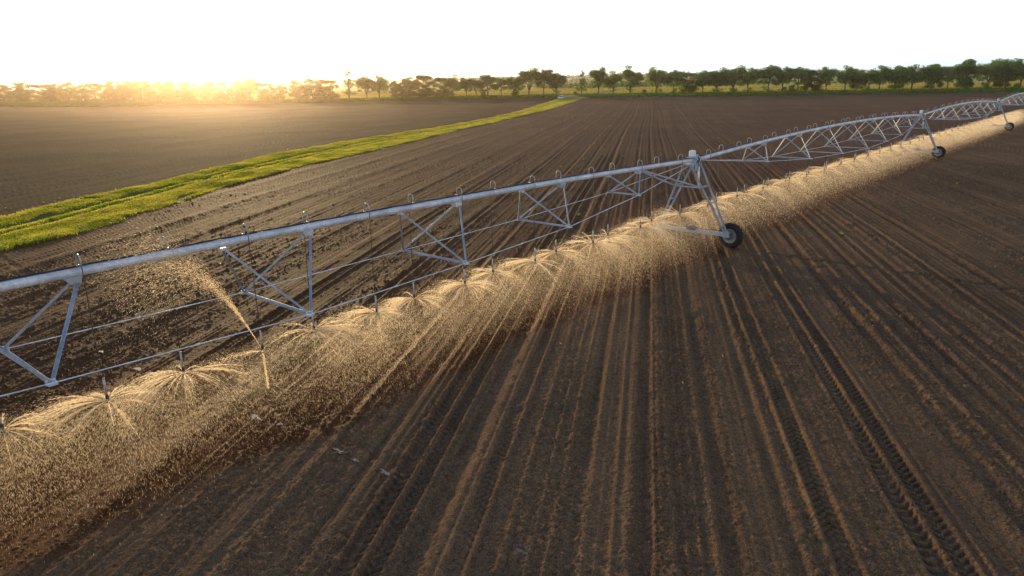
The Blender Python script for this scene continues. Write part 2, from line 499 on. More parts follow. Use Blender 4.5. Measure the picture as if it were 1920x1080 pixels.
gx, gy = polar_patch()
gz, greg, gwet = height(gx, gy)
print('ground grid', gx.shape)
nr, na = gx.shape
idx = np.arange(nr * na).reshape(nr, na)
quads = np.stack([idx[:-1, :-1], idx[:-1, 1:], idx[1:, 1:], idx[1:, :-1]], -1).reshape(-1, 4)
freg = greg.ravel()[quads[:, 0]]
V = np.stack([gx.ravel(), gy.ravel(), gz.ravel()], -1)
W = gwet.ravel()
for k, (nm, mt) in enumerate((('field', 'soil'), ('far_field', 'soil_left'), ('verge_ground', 'verge'), ('meadow', 'meadow'))):
    q = quads[freg == k]
    used, inv = np.unique(q.ravel(), return_inverse=True)
    me = np_mesh(nm, V[used], inv.reshape(-1, 4)[:, ::-1] if False else inv.reshape(-1, 4)[:, ::-1], True, {'wet': W[used]})
    o = link(nm, me, M[mt])
    tag(o, {'field': 'dark ploughed field ridged in long furrows', 'far_field': 'smooth brown field beyond the grass track', 'verge_ground': 'ground of the grassy track between the fields', 'meadow': 'pale green meadow beyond the trees'}[nm], None, None, 'structure')
del quads, V, W, gx, gy, gz

def gz_at(x, y):
    h, r, w = height(np.array([[float(x)]]), np.array([[float(y)]]))
    return float(h[0, 0])

# dirt headland path by the trees
def ribbon(name, pts, w, mat, dz=.03, label=''):
    vs, fs = [], []
    P = [np.array(p, float) for p in pts]
    for i in range(len(P) - 1):
        n = 14
        for k in range(n + (i == len(P) - 2)):
            p = P[i] + (P[i + 1] - P[i]) * k / n
            t = P[i + 1] - P[i]; t = t / np.linalg.norm(t)
            nn = np.array([-t[1], t[0]])
            ww = w * (1 + .25 * math.sin(i * 3 + k * 1.9))
            for sg in (-1, -.33, .33, 1):
                q = p + nn * ww * .5 * sg
                vs.append((q[0], q[1], gz_at(q[0], q[1]) + dz + (.05 if abs(sg) < 1 else -.05)))
    n = len(vs) // 4
    for i in range(n - 1):
        for k in range(3):
            fs.append((i * 4 + k, i * 4 + k + 1, i * 4 + k + 5, i * 4 + k + 4))
    me = bpy.data.meshes.new(name); me.from_pydata(vs, [], fs)
    o = link(name, me, M[mat], None, True)
    tag(o, label, None, None, 'structure')
ribbon('path', [(22, 300), (27, 312), (34, 330), (40, 352), (60, 400)], 4.5, 'track', .12, 'pale dirt track passing through the gap in the trees')
ribbon('headland_path', [(24, 303), (45, 298.5), (70, 293), (100, 285), (135, 274)], 2.2, 'track', .12, 'narrow pale path along the foot of the trees')

# hills far behind
def hills():
    n, rows = 260, 14
    vs, fs = [], []
    a = np.linspace(rad(-75), rad(75), n)
    for r in range(rows):
        R = 2600 + r * 130
        x = R * np.sin(a); y = R * np.cos(a)
        hh = 34 * (vnoise(a * 7, a * 0 + r * .12, 51) + .35) + 10 * vnoise(a * 30, a * 0 + r * .3, 52)
        z = np.maximum(hh, 2) * math.sin(math.pi * min(1, (r + .0) / (rows - 1))) - 4
        vs += list(zip(x, y, z))
    for r in range(rows - 1):
        for i in range(n - 1):
            fs.append((r * n + i, r * n + i + 1, (r + 1) * n + i + 1, (r + 1) * n + i))
    me = bpy.data.meshes.new('hills'); me.from_pydata(vs, [], [tuple(reversed(f)) for f in fs])
    tag(link('hills', me, M['hill'], None, True), 'low hazy hills on the horizon', None, None, 'structure')
hills()

# ------------------------------------------------------------------ grass on the verge and along the headland
def grass_blades(name, P, hgt, label, mat, seed, blades=5, spread=.10, wid=.02):
    """P (n,3) roots, hgt (n,)"""
    g = np.random.default_rng(seed)
    n = len(P) * blades
    root = np.repeat(P, blades, 0) + np.concatenate([g.normal(0, spread, (n, 2)), np.zeros((n, 1))], 1)
    h = np.repeat(hgt, blades) * g.uniform(.6, 1.15, n)
    a = g.uniform(0, 2 * math.pi, n); lean = g.uniform(.1, .65, n)
    dirx, diry = np.cos(a), np.sin(a)
    w = wid * np.repeat(1 + np.hypot(P[:, 0], P[:, 1]) / 60, blades)
    tang = np.stack([-diry, dirx, np.zeros(n)], 1) * w[:, None]
    tip = root + np.stack([dirx * lean * h, diry * lean * h, h], 1)
    midp = root + np.stack([dirx * lean * h * .25, diry * lean * h * .25, h * .6], 1)
    V = np.stack([root - tang, root + tang, midp + tang * .8, midp - tang * .8, tip], 1).reshape(-1, 3)
    b = np.arange(n) * 5
    tri = np.concatenate([np.stack([b, b + 1, b + 2], 1), np.stack([b, b + 2, b + 3], 1), np.stack([b + 3, b + 2, b + 4], 1)])
    me = np_mesh(name, V, tri)
    o = link(name, me, mat)
    tag(o, label, 'grass', None, 'stuff')
    return o

g = np.random.default_rng(3)
N0 = 170000
yy = 26 + (300 - 26) * g.random(N0) ** 1.7
xu, xl = xat(UP, yy), xat(LO, yy)
t = g.uniform(-1.06, 1.06, N0)
xx = (xu + xl) / 2 + t * (xl - xu) / 2 + .55 * (vnoise(yy / 5, yy * 0 + 7.5, 23)) * np.sign(t)
z_, reg_, _ = height(xx, yy)
rut = np.exp(-((t + .32) / .13) ** 2) + np.exp(-((t - .04) / .11) ** 2)
keep = (g.random(N0) > rut * 1.05) & (vnoise(xx / 1.2, yy / 2, 61) > -.34)
hg = (.05 + .15 * np.clip(vnoise(xx / 1.6, yy / 3, 62) + .45, 0, 1)) * (1 - .55 * rut) * (1 + .35 * (np.abs(t) > .75))
P = np.stack([xx, yy, z_ - .02], 1)[keep]
grass_blades('verge_grass', P, hg[keep], 'bright green backlit grass on the track between the fields', M['grass'], 4, 5, .12, .014)

dr = g.random(len(P)) < .07
grass_blades('dry_grass', P[dr], hg[keep][dr] * 1.6, 'thin dry stems standing in the grass of the track', M['straw'], 14, 3, .12, .008)

# rough grass at the foot of the tree line
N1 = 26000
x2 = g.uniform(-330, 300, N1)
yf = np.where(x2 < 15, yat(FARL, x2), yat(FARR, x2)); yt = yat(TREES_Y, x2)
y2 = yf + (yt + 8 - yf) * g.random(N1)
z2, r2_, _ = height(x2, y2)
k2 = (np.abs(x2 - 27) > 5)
grass_blades('headland_grass', np.stack([x2, y2, z2], 1)[k2], g.uniform(.35, .9, N1)[k2], 'rough green grass under the line of trees', leaf_mat('shade_darkened_grass', (.05, .09, .025), (.08, .12, .035), .5, .1, (1.9, 2.0, .8)), 5, 5, .5, .03)  # blade colour darkened to put the shade of the trees into it

N2 = 42000
x3 = g.uniform(-200, 420, N2); y3 = yat(TREES_Y, x3) + 10 + 170 * g.random(N2) ** 1.3
z3 = ground_z(x3, y3)
k3 = (np.abs(x3 - (27 + (y3 - 300) * .3)) > 5) & (vnoise(x3 / 40, y3 / 9, 66) > -.3)
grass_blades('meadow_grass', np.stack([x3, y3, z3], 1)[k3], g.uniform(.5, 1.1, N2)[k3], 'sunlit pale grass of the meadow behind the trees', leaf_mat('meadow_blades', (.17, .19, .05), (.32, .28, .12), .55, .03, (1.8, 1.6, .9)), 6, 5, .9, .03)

# ------------------------------------------------------------------ trees
def tree_proto(kind, seed):
    """unit: metres for a 12 m tree; returns (trunk mesh, crown mesh)"""
    r = np.random.default_rng(seed); rnd = random.Random(seed)
    H = 12.0
    mb = MB()
    clumps = []
    if kind == 't':
        fork = rnd.uniform(2.0, 3.2)
        mb.tube([(0, 0, -.4), (.05, 0, fork * .5), (rnd.uniform(-.2, .2), rnd.uniform(-.2, .2), fork)], [.30, .22, .18], 8)
        nl = rnd.randint(5, 7)
        for i in range(nl):
            a = 2 * math.pi * i / nl + rnd.uniform(-.4, .4)
            sp = rnd.uniform(1.2, 3.7); top = rnd.uniform(7.5, 11.2) - sp * .5
            mid = (math.cos(a) * sp * .45, math.sin(a) * sp * .45, fork + (top - fork) * .5)
            end = (math.cos(a) * sp, math.sin(a) * sp, top)
            mb.tube([(0, 0, fork - .2), mid, end], [.13, .085, .03], 6)
            for k in range(rnd.randint(6, 9)):
                tt = rnd.uniform(.45, 1.0)
                c = Vector(mid).lerp(Vector(end), tt) + Vector((rnd.gauss(0, .75), rnd.gauss(0, .75), rnd.gauss(0, .6)))
                clumps.append((c, rnd.uniform(.95, 1.55)))
                mb.tube([tuple(Vector(mid).lerp(Vector(end), tt * .8)), tuple(c)], [.05, .015], 4)
        for k in range(rnd.randint(9, 15)):
            a = rnd.uniform(0, 6.28); q = rnd.uniform(1.8, 3.6)
            clumps.append((Vector((math.cos(a) * q, math.sin(a) * q, rnd.uniform(3.6, 5.8))), rnd.uniform(.6, 1.15)))
        if rnd.random() < .5:
            for k in range(8): clumps.append((Vector((rnd.uniform(-1.6, 1.6), rnd.uniform(-1, 1), rnd.uniform(.4, 2.6))), rnd.uniform(.4, .8)))
        dens = 95
    elif kind == 's':
        mb.tube([(0, 0, -.4), (.1, 0, 4), (.3, .1, 8), (.4, .2, 10.5)], [.28, .2, .12, .04], 8)
        for k in range(26):
            zz = rnd.uniform(2, 11.2); q = rnd.uniform(0, 2.6) * math.sin(min(1, (12.4 - zz) / 7) * 1.5)
            a = rnd.uniform(0, 6.28)
            c = Vector((math.cos(a) * q + zz * .04, math.sin(a) * q, zz))
            clumps.append((c, rnd.uniform(.6, 1.2)))
            mb.tube([(zz * .035, 0, zz - 1), tuple(c)], [.06, .015], 4)
        dens = 85
    else:
        nt = rnd.randint(3, 5)
        for i in range(nt):
            a = rnd.uniform(0, 6.28); q = rnd.uniform(.3, 2.6)
            mb.tube([(math.cos(a) * .4, math.sin(a) * .4, -.4), (math.cos(a) * q * .5, math.sin(a) * q * .5, 4), (math.cos(a) * q, math.sin(a) * q, rnd.uniform(7, 10))], [.18, .12, .04], 6)
        for k in range(52):
            zz = rnd.uniform(.7, 10.9); w = 4.4 * math.sqrt(max(.05, 1 - ((zz - 5.2) / 6.4) ** 2)) 
            a = rnd.uniform(0, 6.28); q = w * math.sqrt(rnd.random())
            clumps.append((Vector((math.cos(a) * q, math.sin(a) * q * .8, zz)), rnd.uniform(.8, 1.5)))
        dens = 115
    cen, rd = [], []
    for c, R in clumps:
        n = int(dens * R * R)
        d = r.normal(size=(n, 3)); d /= np.linalg.norm(d, axis=1)[:, None]
        q = R * r.random(n) ** .45
        p = np.array(c) + d * q[:, None] * np.array([1.15, 1.15, .8])
        cen.append(p)
    cen = np.concatenate(cen); n = len(cen)
    sz = r.uniform(.12, .31, n)
    a = r.normal(size=(n, 3)); a /= np.linalg.norm(a, axis=1)[:, None]
    b = np.cross(a, r.normal(size=(n, 3))); b /= np.linalg.norm(b, axis=1)[:, None]
    V = np.stack([cen - a * sz[:, None], cen - b * sz[:, None] * .6, cen + a * sz[:, None], cen + b * sz[:, None] * .6], 1).reshape(-1, 3)
    F = np.arange(4 * n).reshape(-1, 4)
    crown = np_mesh('crown', V, F)
    tm = bpy.data.meshes.new('trunk'); tm.from_pydata(mb.v, [], mb.f); tm.update()
    tm.materials.append(M['bark']); crown.materials.append(M['leaf'] if kind != 'b' else M['leaf2'])
    return tm, crown

PROTO = {'t': [tree_proto('t', 100 + i) for i in range(7)], 'b': [tree_proto('b', 200 + i) for i in range(5)], 's': [tree_proto('s', 300 + i) for i in range(2)]}
TREES = [(-326.1, 445.4, 11.4, 'b'), (-314.3, 444.7, 11.8, 'b'), (-299.3, 440.1, 10.7, 'b'), (-282.7, 430.7, 12.2, 'b'), (-265.7, 421.0, 10.2, 'b'), (-254.1, 414.4, 10.8, 'b'), (-243.7, 408.5, 11.2, 'b'), (-233.1, 402.5, 9.7, 'b'), (-220.3, 395.2, 10.8, 'b'), (-207.3, 388.4, 11.4, 'b'), (-198.2, 384.3, 11.5, 'b'), (-188.1, 379.7, 11.0, 'b'), (-176.9, 374.6, 12.1, 'b'), (-168.4, 370.8, 10.7, 'b'), (-158.4, 366.2, 11.0, 'b'), (-147.0, 361.0, 10.8, 'b'), (-138.3, 358.6, 9.6, 'b'), (-130.5, 357.3, 10.0, 'b'), (-124.5, 356.3, 11.8, 't'), (-116.3, 354.9, 8.5, 'b'), (-109.5, 353.7, 8.1, 'b'), (-100.1, 352.1, 9.4, 'b'), (-92.1, 350.7, 10.2, 'b'), (-84.9, 349.5, 9.5, 'b'), (-75.0, 348.1, 14.1, 's'), (-66.5, 347.4, 11.1, 't'), (-60.4, 346.9, 11.2, 't'), (-52.0, 346.2, 8.4, 'b'), (-45.7, 345.7, 10.0, 'b'), (-38.9, 345.1, 10.5, 'b'), (-30.5, 344.4, 9.2, 'b'), (-26.0, 344.1, 9.8, 't'), (-19.3, 344.0, 9.4, 't'), (-14.8, 344.0, 8.9, 't'), (-9.3, 343.9, 10.4, 't'), (-3.1, 343.9, 8.9, 't'), (3.1, 343.8, 9.9, 't'), (9.9, 343.8, 13.3, 't'), (16.8, 343.8, 12.2, 't'), (22.5, 343.4, 10.9, 't'), (33.7, 337.6, 10.9, 's'), (41.2, 335.2, 12.8, 't'), (47.8, 333.6, 9.9, 't'), (55.0, 331.9, 11.8, 't'), (66.4, 329.1, 12.2, 't'), (73.5, 327.4, 11.4, 't'), (79.7, 325.9, 9.0, 'b'), (85.6, 324.1, 10.0, 't'), (91.4, 322.1, 11.4, 't'), (97.8, 319.9, 12.1, 't'), (103.4, 317.9, 11.5, 't'), (111.4, 315.2, 12.8, 't'), (116.7, 313.3, 11.6, 't'), (122.5, 311.3, 11.7, 't'), (128.4, 309.8, 9.2, 'b'), (133.3, 308.6, 10.6, 't'), (140.5, 306.9, 10.6, 't'), (144.9, 305.9, 8.2, 't'), (149.3, 304.8, 9.5, 't'), (153.3, 303.9, 10.3, 't'), (158.8, 302.6, 10.4, 't'), (164.9, 300.9, 10.6, 't'), (171.6, 298.6, 10.9, 't'), (177.0, 296.7, 9.7, 't'), (182.8, 294.6, 12.2, 't'), (190.2, 292.1, 12.6, 't'), (196.0, 290.0, 12.2, 't'), (200.7, 288.3, 11.1, 't'), (206.0, 286.1, 11.5, 't'), (212.4, 283.5, 11.7, 't'), (219.5, 280.7, 12.1, 't')]
ORD = ['', 'first', 'second', 'third', 'fourth', 'fifth', 'sixth', 'seventh', 'eighth', 'ninth', 'tenth', 'eleventh', 'twelfth', 'thirteenth', 'fourteenth', 'fifteenth', 'sixteenth', 'seventeenth', 'eighteenth', 'nineteenth', 'twentieth', 'twenty-first', 'twenty-second', 'twenty-third', 'twenty-fourth', 'twenty-fifth', 'twenty-sixth', 'twenty-seventh', 'twenty-eighth', 'twenty-ninth', 'thirtieth', 'thirty-first', 'thirty-second', 'thirty-third', 'thirty-fourth', 'thirty-fifth', 'thirty-sixth', 'thirty-seventh', 'thirty-eighth', 'thirty-ninth', 'fortieth', 'forty-first']
ngap = sum(1 for q in TREES if q[0] < 28)
trnd = random.Random(77)
desc = {'t': 'green broadleaf tree with bare trunk', 'b': 'bushy tree leafy to the ground', 's': 'slender upright tree'}
for i, (tx, ty, th, kd) in enumerate(TREES):
    tm, cm = trnd.choice(PROTO[kd])
    sc = th / 11.6
    root = empty('broadleaf_tree' if kd != 'b' else 'bushy_tree', (tx, ty, gz_at(tx, ty)), trnd.uniform(0, 6.28))
    wsc = sc * trnd.uniform(.95, 1.18) * {'t': 1.12, 'b': 1.38, 's': .95}[kd]
    root.scale = (wsc, wsc, sc)
    for nm, me in (('trunk', tm), ('crown', cm)):
        o = bpy.data.objects.new(nm, me); col.objects.link(o); o.parent = root
    if i < ngap:
        k = ngap - i; side = 'left'
    else:
        k = i - ngap + 1; side = 'right'
    if i == 24: lab = 'tallest slender tree of the left half, standing above its bushy neighbours'
    else: lab = '%s, %s %s of the tree-line gap' % (desc[kd], ORD[k], side)
    tag(root, lab, 'tree', 'trees in the windbreak behind the fields')
# a second file of trees close behind, right end
for i, (tx, ty, th) in enumerate(((152, 322, 9.5), (168, 318, 10), (181, 314, 10.5), (192, 309, 12), (204, 305, 12), (216, 300, 12))):
    tm, cm = PROTO['b'][i % 5]
    root = empty('bushy_tree', (tx, ty, gz_at(tx, ty)), i * 1.3)
    root.scale = (th / 11, th / 11, th / 11.6)
    for nm, me in (('trunk', tm), ('crown', cm)):
        o = bpy.data.objects.new(nm, me); col.objects.link(o); o.parent = root
    tag(root, '%s tree from the left in the row behind the right end' % ORD[i + 1], 'tree', 'trees in the second row')
# bushes by the gap
for i, (tx, ty, sc, lab) in enumerate(((30.5, 333, .16, 'small brown bush at the gap, just left of the slender tree'), (-33, 338, .22, 'low dark bush at the foot of the left tree line'), (3.5, 339, .3, 'dark round bush under the trees left of the gap'), (-11, 338, .3, 'round bush under the left trees, third from the gap'), (118, 306, .28, 'dark low bush under the right trees'), (60, 324, .2, 'small bush between bare trunks right of the gap'))):
    tm, cm = PROTO['b'][i % 5]
    root = empty('bush', (tx, ty, gz_at(tx, ty)), i * 2.1)
    root.scale = (sc * 1.3, sc * 1.3, sc)
    o = bpy.data.objects.new('foliage', cm); col.objects.link(o); o.parent = root
    tag(root, lab, 'bush')
# far-off woodland lines beyond the meadow
def far_wood(name, pts, hgt, seed, label):
    r = np.random.default_rng(seed)
    P = np.array(pts, float); out = []
    for i in range(len(P) - 1):
        L_ = np.linalg.norm(P[i + 1] - P[i]); n = int(L_ * 14)
        t = r.random(n)
        base = P[i] + (P[i + 1] - P[i]) * t[:, None] + r.normal(0, 4, (n, 2))
        hh = hgt * (.65 + .8 * (vnoise(base[:, 0] / 9, base[:, 1] / 9, seed) + .5))
        out.append(np.concatenate([base, (ground_z(base[:, 0], base[:, 1]) + r.random(n) * hh)[:, None]], 1))
    cen = np.concatenate(out); n = len(cen)
    sz = r.uniform(.5, 1.1, n)
    a = r.normal(size=(n, 3)); a /= np.linalg.norm(a, axis=1)[:, None]
    b = np.cross(a, r.normal(size=(n, 3))); b /= np.linalg.norm(b, axis=1)[:, None]
    V = np.stack([cen - a * sz[:, None], cen - b * sz[:, None] * .7, cen + a * sz[:, None], cen + b * sz[:, None] * .7], 1).reshape(-1, 3)
    tag(link(name, np_mesh(name, V, np.arange(4 * n).reshape(-1, 4)), M['leaf2']), label, 'woodland', None, 'stuff')
far_wood('distant_woodland', [(-120, 900), (60, 820), (170, 760), (330, 800), (560, 700)], 9, 71, 'hazy far-off wood across the meadow')
far_wood('distant_hedge', [(20, 520), (70, 505), (190, 560)], 3.5, 72, 'low hedge across the meadow seen through the gap')

# ------------------------------------------------------------------ the irrigation machine
HP = 3.9
PIPE_R = .092
def stations(L, a0, step, n):
    return [a0 + step * k for k in range(n)]
DEP = [.90, 1.33, 1.53, 1.65]
WID = [.67, 1.10, 1.31, 1.42]

def build_span(name_label, A, B, bow, st, hoses, label):
    A = np.array(A); B = np.array(B)
    e = B - A; L = math.hypot(e[0], e[1]); th = math.atan2(e[0], e[1]); dz = e[2]
    root = empty('irrigation_span', tuple(A), -th)
    tag(root, label, 'irrigation span', 'spans of the irrigation machine')
    zp = lambda u: HP + dz * u / L + bow * 4 * (u / L) * (1 - u / L)
    # pipe with flange joints
    mb = MB()
    us = np.linspace(.22, L - .22, 40)
    mb.tube([(0, u, zp(u)) for u in us], PIPE_R, 20)
    u = 1.4
    while u < L - 1:
        mb.tube([(0, u - .012, zp(u)), (0, u + .012, zp(u))], PIPE_R + .010, 20)
        u += 1.66 if int(u) % 3 else 1.9
    for u in (.2, L - .24):
        mb.tube([(0, u, zp(u)), (0, u + .04, zp(u))], PIPE_R + .07, 16)
    mb.build('pipe', M['galv'], root, True)
    mb = MB()
    for off in (-.028, 0.0, .03):
        mb.tube([(off + .006 * math.sin(u * 3 + off * 90), u, zp(u) + PIPE_R + .012 + .006 * math.sin(u * 5)) for u in np.linspace(.3, L - .3, 90)], .011, 5)
    mb.build('cable', M['cable'], root, True)
    dl = 1.1
    nn = len(st)
    nodes = {1: [], -1: []}
    for k, u in enumerate(st):
        kk = min(k, nn - 1 - k)
        D = DEP[min(kk, 3)]; w = WID[min(kk, 3)]
        zb = zp(u) - D
        ga, gb = (0, u + dl, zp(u + dl) - PIPE_R - .05), (0, u - dl, zp(u - dl) - PIPE_R - .03)
        for sg in (1, -1):
            nd = (sg * w, u, zb)
            nodes[sg].append(nd)
            for tgt, off in ((ga, .05 * sg), (gb, .05 * sg)):
                m = MB()
                m.angle(nd, (tgt[0] + off, tgt[1], tgt[2]), .053, .007, flip=sg)
                m.build('truss_brace', M['galv2'], root)
            m = MB()                                          # node plate
            m.box((sg * w, u, zb - .012), (.17, .15, .016)); m.box((sg * (w - .03), u, zb + .03), (.014, .16, .09))
            m.tube([(sg * w, u - .09, zb), (sg * w, u + .09, zb)], .026, 8)
            m.build('node_plate', M['galv'], root)
        m = MB(); m.angle((-w, u, zb), (w, u, zb), .056, .008)
        m.build('cross_strut', M['galv2'], root)
        m = MB()                                              # gusset plates under the pipe
        z0 = zp(u + dl) - PIPE_R
        m.add([(-.13, u + dl - .24, z0 + .02), (-.13, u + dl + .06, z0 + .02), (-.08, u + dl + .04, z0 - .13), (-.08, u + dl - .12, z0 - .13),
               (.13, u + dl - .24, z0 + .02), (.13, u + dl + .06, z0 + .02), (.08, u + dl + .04, z0 - .13), (.08, u + dl - .12, z0 - .13)],
              [(3, 2, 1, 0), (4, 5, 6, 7), (0, 1, 5, 4), (1, 2, 6, 5), (2, 3, 7, 6), (3, 0, 4, 7)])
        m.build('gusset', M['white'] if k % 3 == 1 else M['galv'], root)
        z1 = zp(u - dl) - PIPE_R
        m = MB(); m.box((0, u - dl, z1 - .03), (.16, .12, .05))
        m.build('pipe_saddle', M['galv'], root)
    for sg in (1, -1):
        pts = [(sg * .10, .9, zp(.9) - .13)] + nodes[sg] + [(sg * .10, L - .35, zp(L - .35) - .12)]
        m = MB()
        for p, q in zip(pts[:-1], pts[1:]):
            m.tube([p, q], .0135, 8)
        # turnbuckle clips midway
        for p, q in zip(pts[1:-2], pts[2:-1]):
            c = Vector(p).lerp(Vector(q), .5); dd = (Vector(q) - Vector(p)).normalized() * .05
            m.tube([c - dd, c + dd], .024, 8)
        m.build('truss_rod', M['galv'], root, True)
    # drop hoses, alternately on either side
    for k, u in enumerate(hoses):
        sg = 1 if k % 2 == 0 else -1
        zt = zp(u) + PIPE_R
        vo = .21 * sg
        zn = HOSE_Z + (dz * u / L) + (.02 if sg > 0 else -.06)
        hs = MB()
        jit = random.uniform(-.03, .03)
        hs.tube([(vo, u, zt + .10), (vo, u, zt - .3), (vo + .01 + jit, u + jit, (zt + zn) / 2), (vo + jit, u, zn + .46)], .0105, 6)
        h = hs.build('drop_hose', M['hose'], root, True)
        gn = MB()
        pts = [(0, u, zt - .02), (0, u, zt + .13)]
        for q in range(1, 8):
            a = math.pi * q / 8
            pts.append((vo / 2 * (1 - math.cos(a)), u, zt + .13 + .12 * math.sin(a)))
        pts += [(vo, u, zt + .13), (vo, u, zt + .02)]
        gn.tube(pts, .0145, 8)
        gn.tube([(0, u, zt - .02), (0, u, zt + .04)], .03, 8)
        gn.build('gooseneck', M['tubing'], h, True)
        wt = MB(); wt.tube([(vo + jit, u, zn + .48), (vo + jit, u, zn + .12)], .021, 8)
        wt.build('hose_weight', M['weight'], h, True)
        sh = MB()
        sh.tube([(vo + jit, u, zn + .13), (vo + jit, u, zn + .10), (vo + jit, u, zn + .04), (vo + jit, u, zn + .03)], [.02, .03, .034, .02], 8)
        for q in range(3):
            a = q * 2.094
            sh.tube([(vo + jit + .026 * math.cos(a), u + .026 * math.sin(a), zn + .035), (vo + jit + .03 * math.cos(a), u + .03 * math.sin(a), zn - .045)], .005, 5)
        sh.tube([(vo + jit, u, zn - .035), (vo + jit, u, zn - .055)], [.036, .03], 10)
        sh.build('sprinkler_head', M['nozzle'], h, True)
        # world position of the nozzle plate
        c_, s_ = math.cos(-th), math.sin(-th)
        lx, ly = vo + jit, u
        NOZZLES.append((A[0] + c_ * lx - s_ * ly, A[1] + s_ * lx + c_ * ly, A[2] + zn - .01, root, k))
    return root

HOSE_Z = 1.64
NOZZLES = []
L1 = 45.56
d3 = np.array([D1[0], D1[1], 0])
T0 = T1 - d3 * L1
h1 = []
for i in range(16):
    u = -1.62 - 1.694 * i
    h1.append(L1 + u)
h1 += [L1 + u for u in (-28.75, -30.4, -32.1)]
st1 = [L1 - 5.99 - 5.1256 * k for k in range(7)][::-1]
st2 = [6.95 + 5.33 * k for k in range(7)]
hs2 = [1.15 + 1.68 * k + (.05 if k % 2 else -.05) for k in range(27)]
T4 = T3 + (T3 - T2) * np.array([1, 1, .3])
spanA = build_span('a', T0, T1, .38, st1, h1, 'nearest pale steel irrigation span, running in from the left edge to the first wheeled tower')
nA = len(NOZZLES)
spanB = build_span('b', T1, T2, .46, st2, hs2, 'second irrigation span, arching between the nearest and the middle wheeled towers')
nB = len(NOZZLES)
spanC = build_span('c', T2, T3, .50, st2, hs2, 'third irrigation span, between the middle and the farthest wheeled towers')
nC = len(NOZZLES)
spanD = build_span('d', T3, T4, .55, st2, hs2[:12], 'last visible irrigation span, leaving the picture at the right edge')

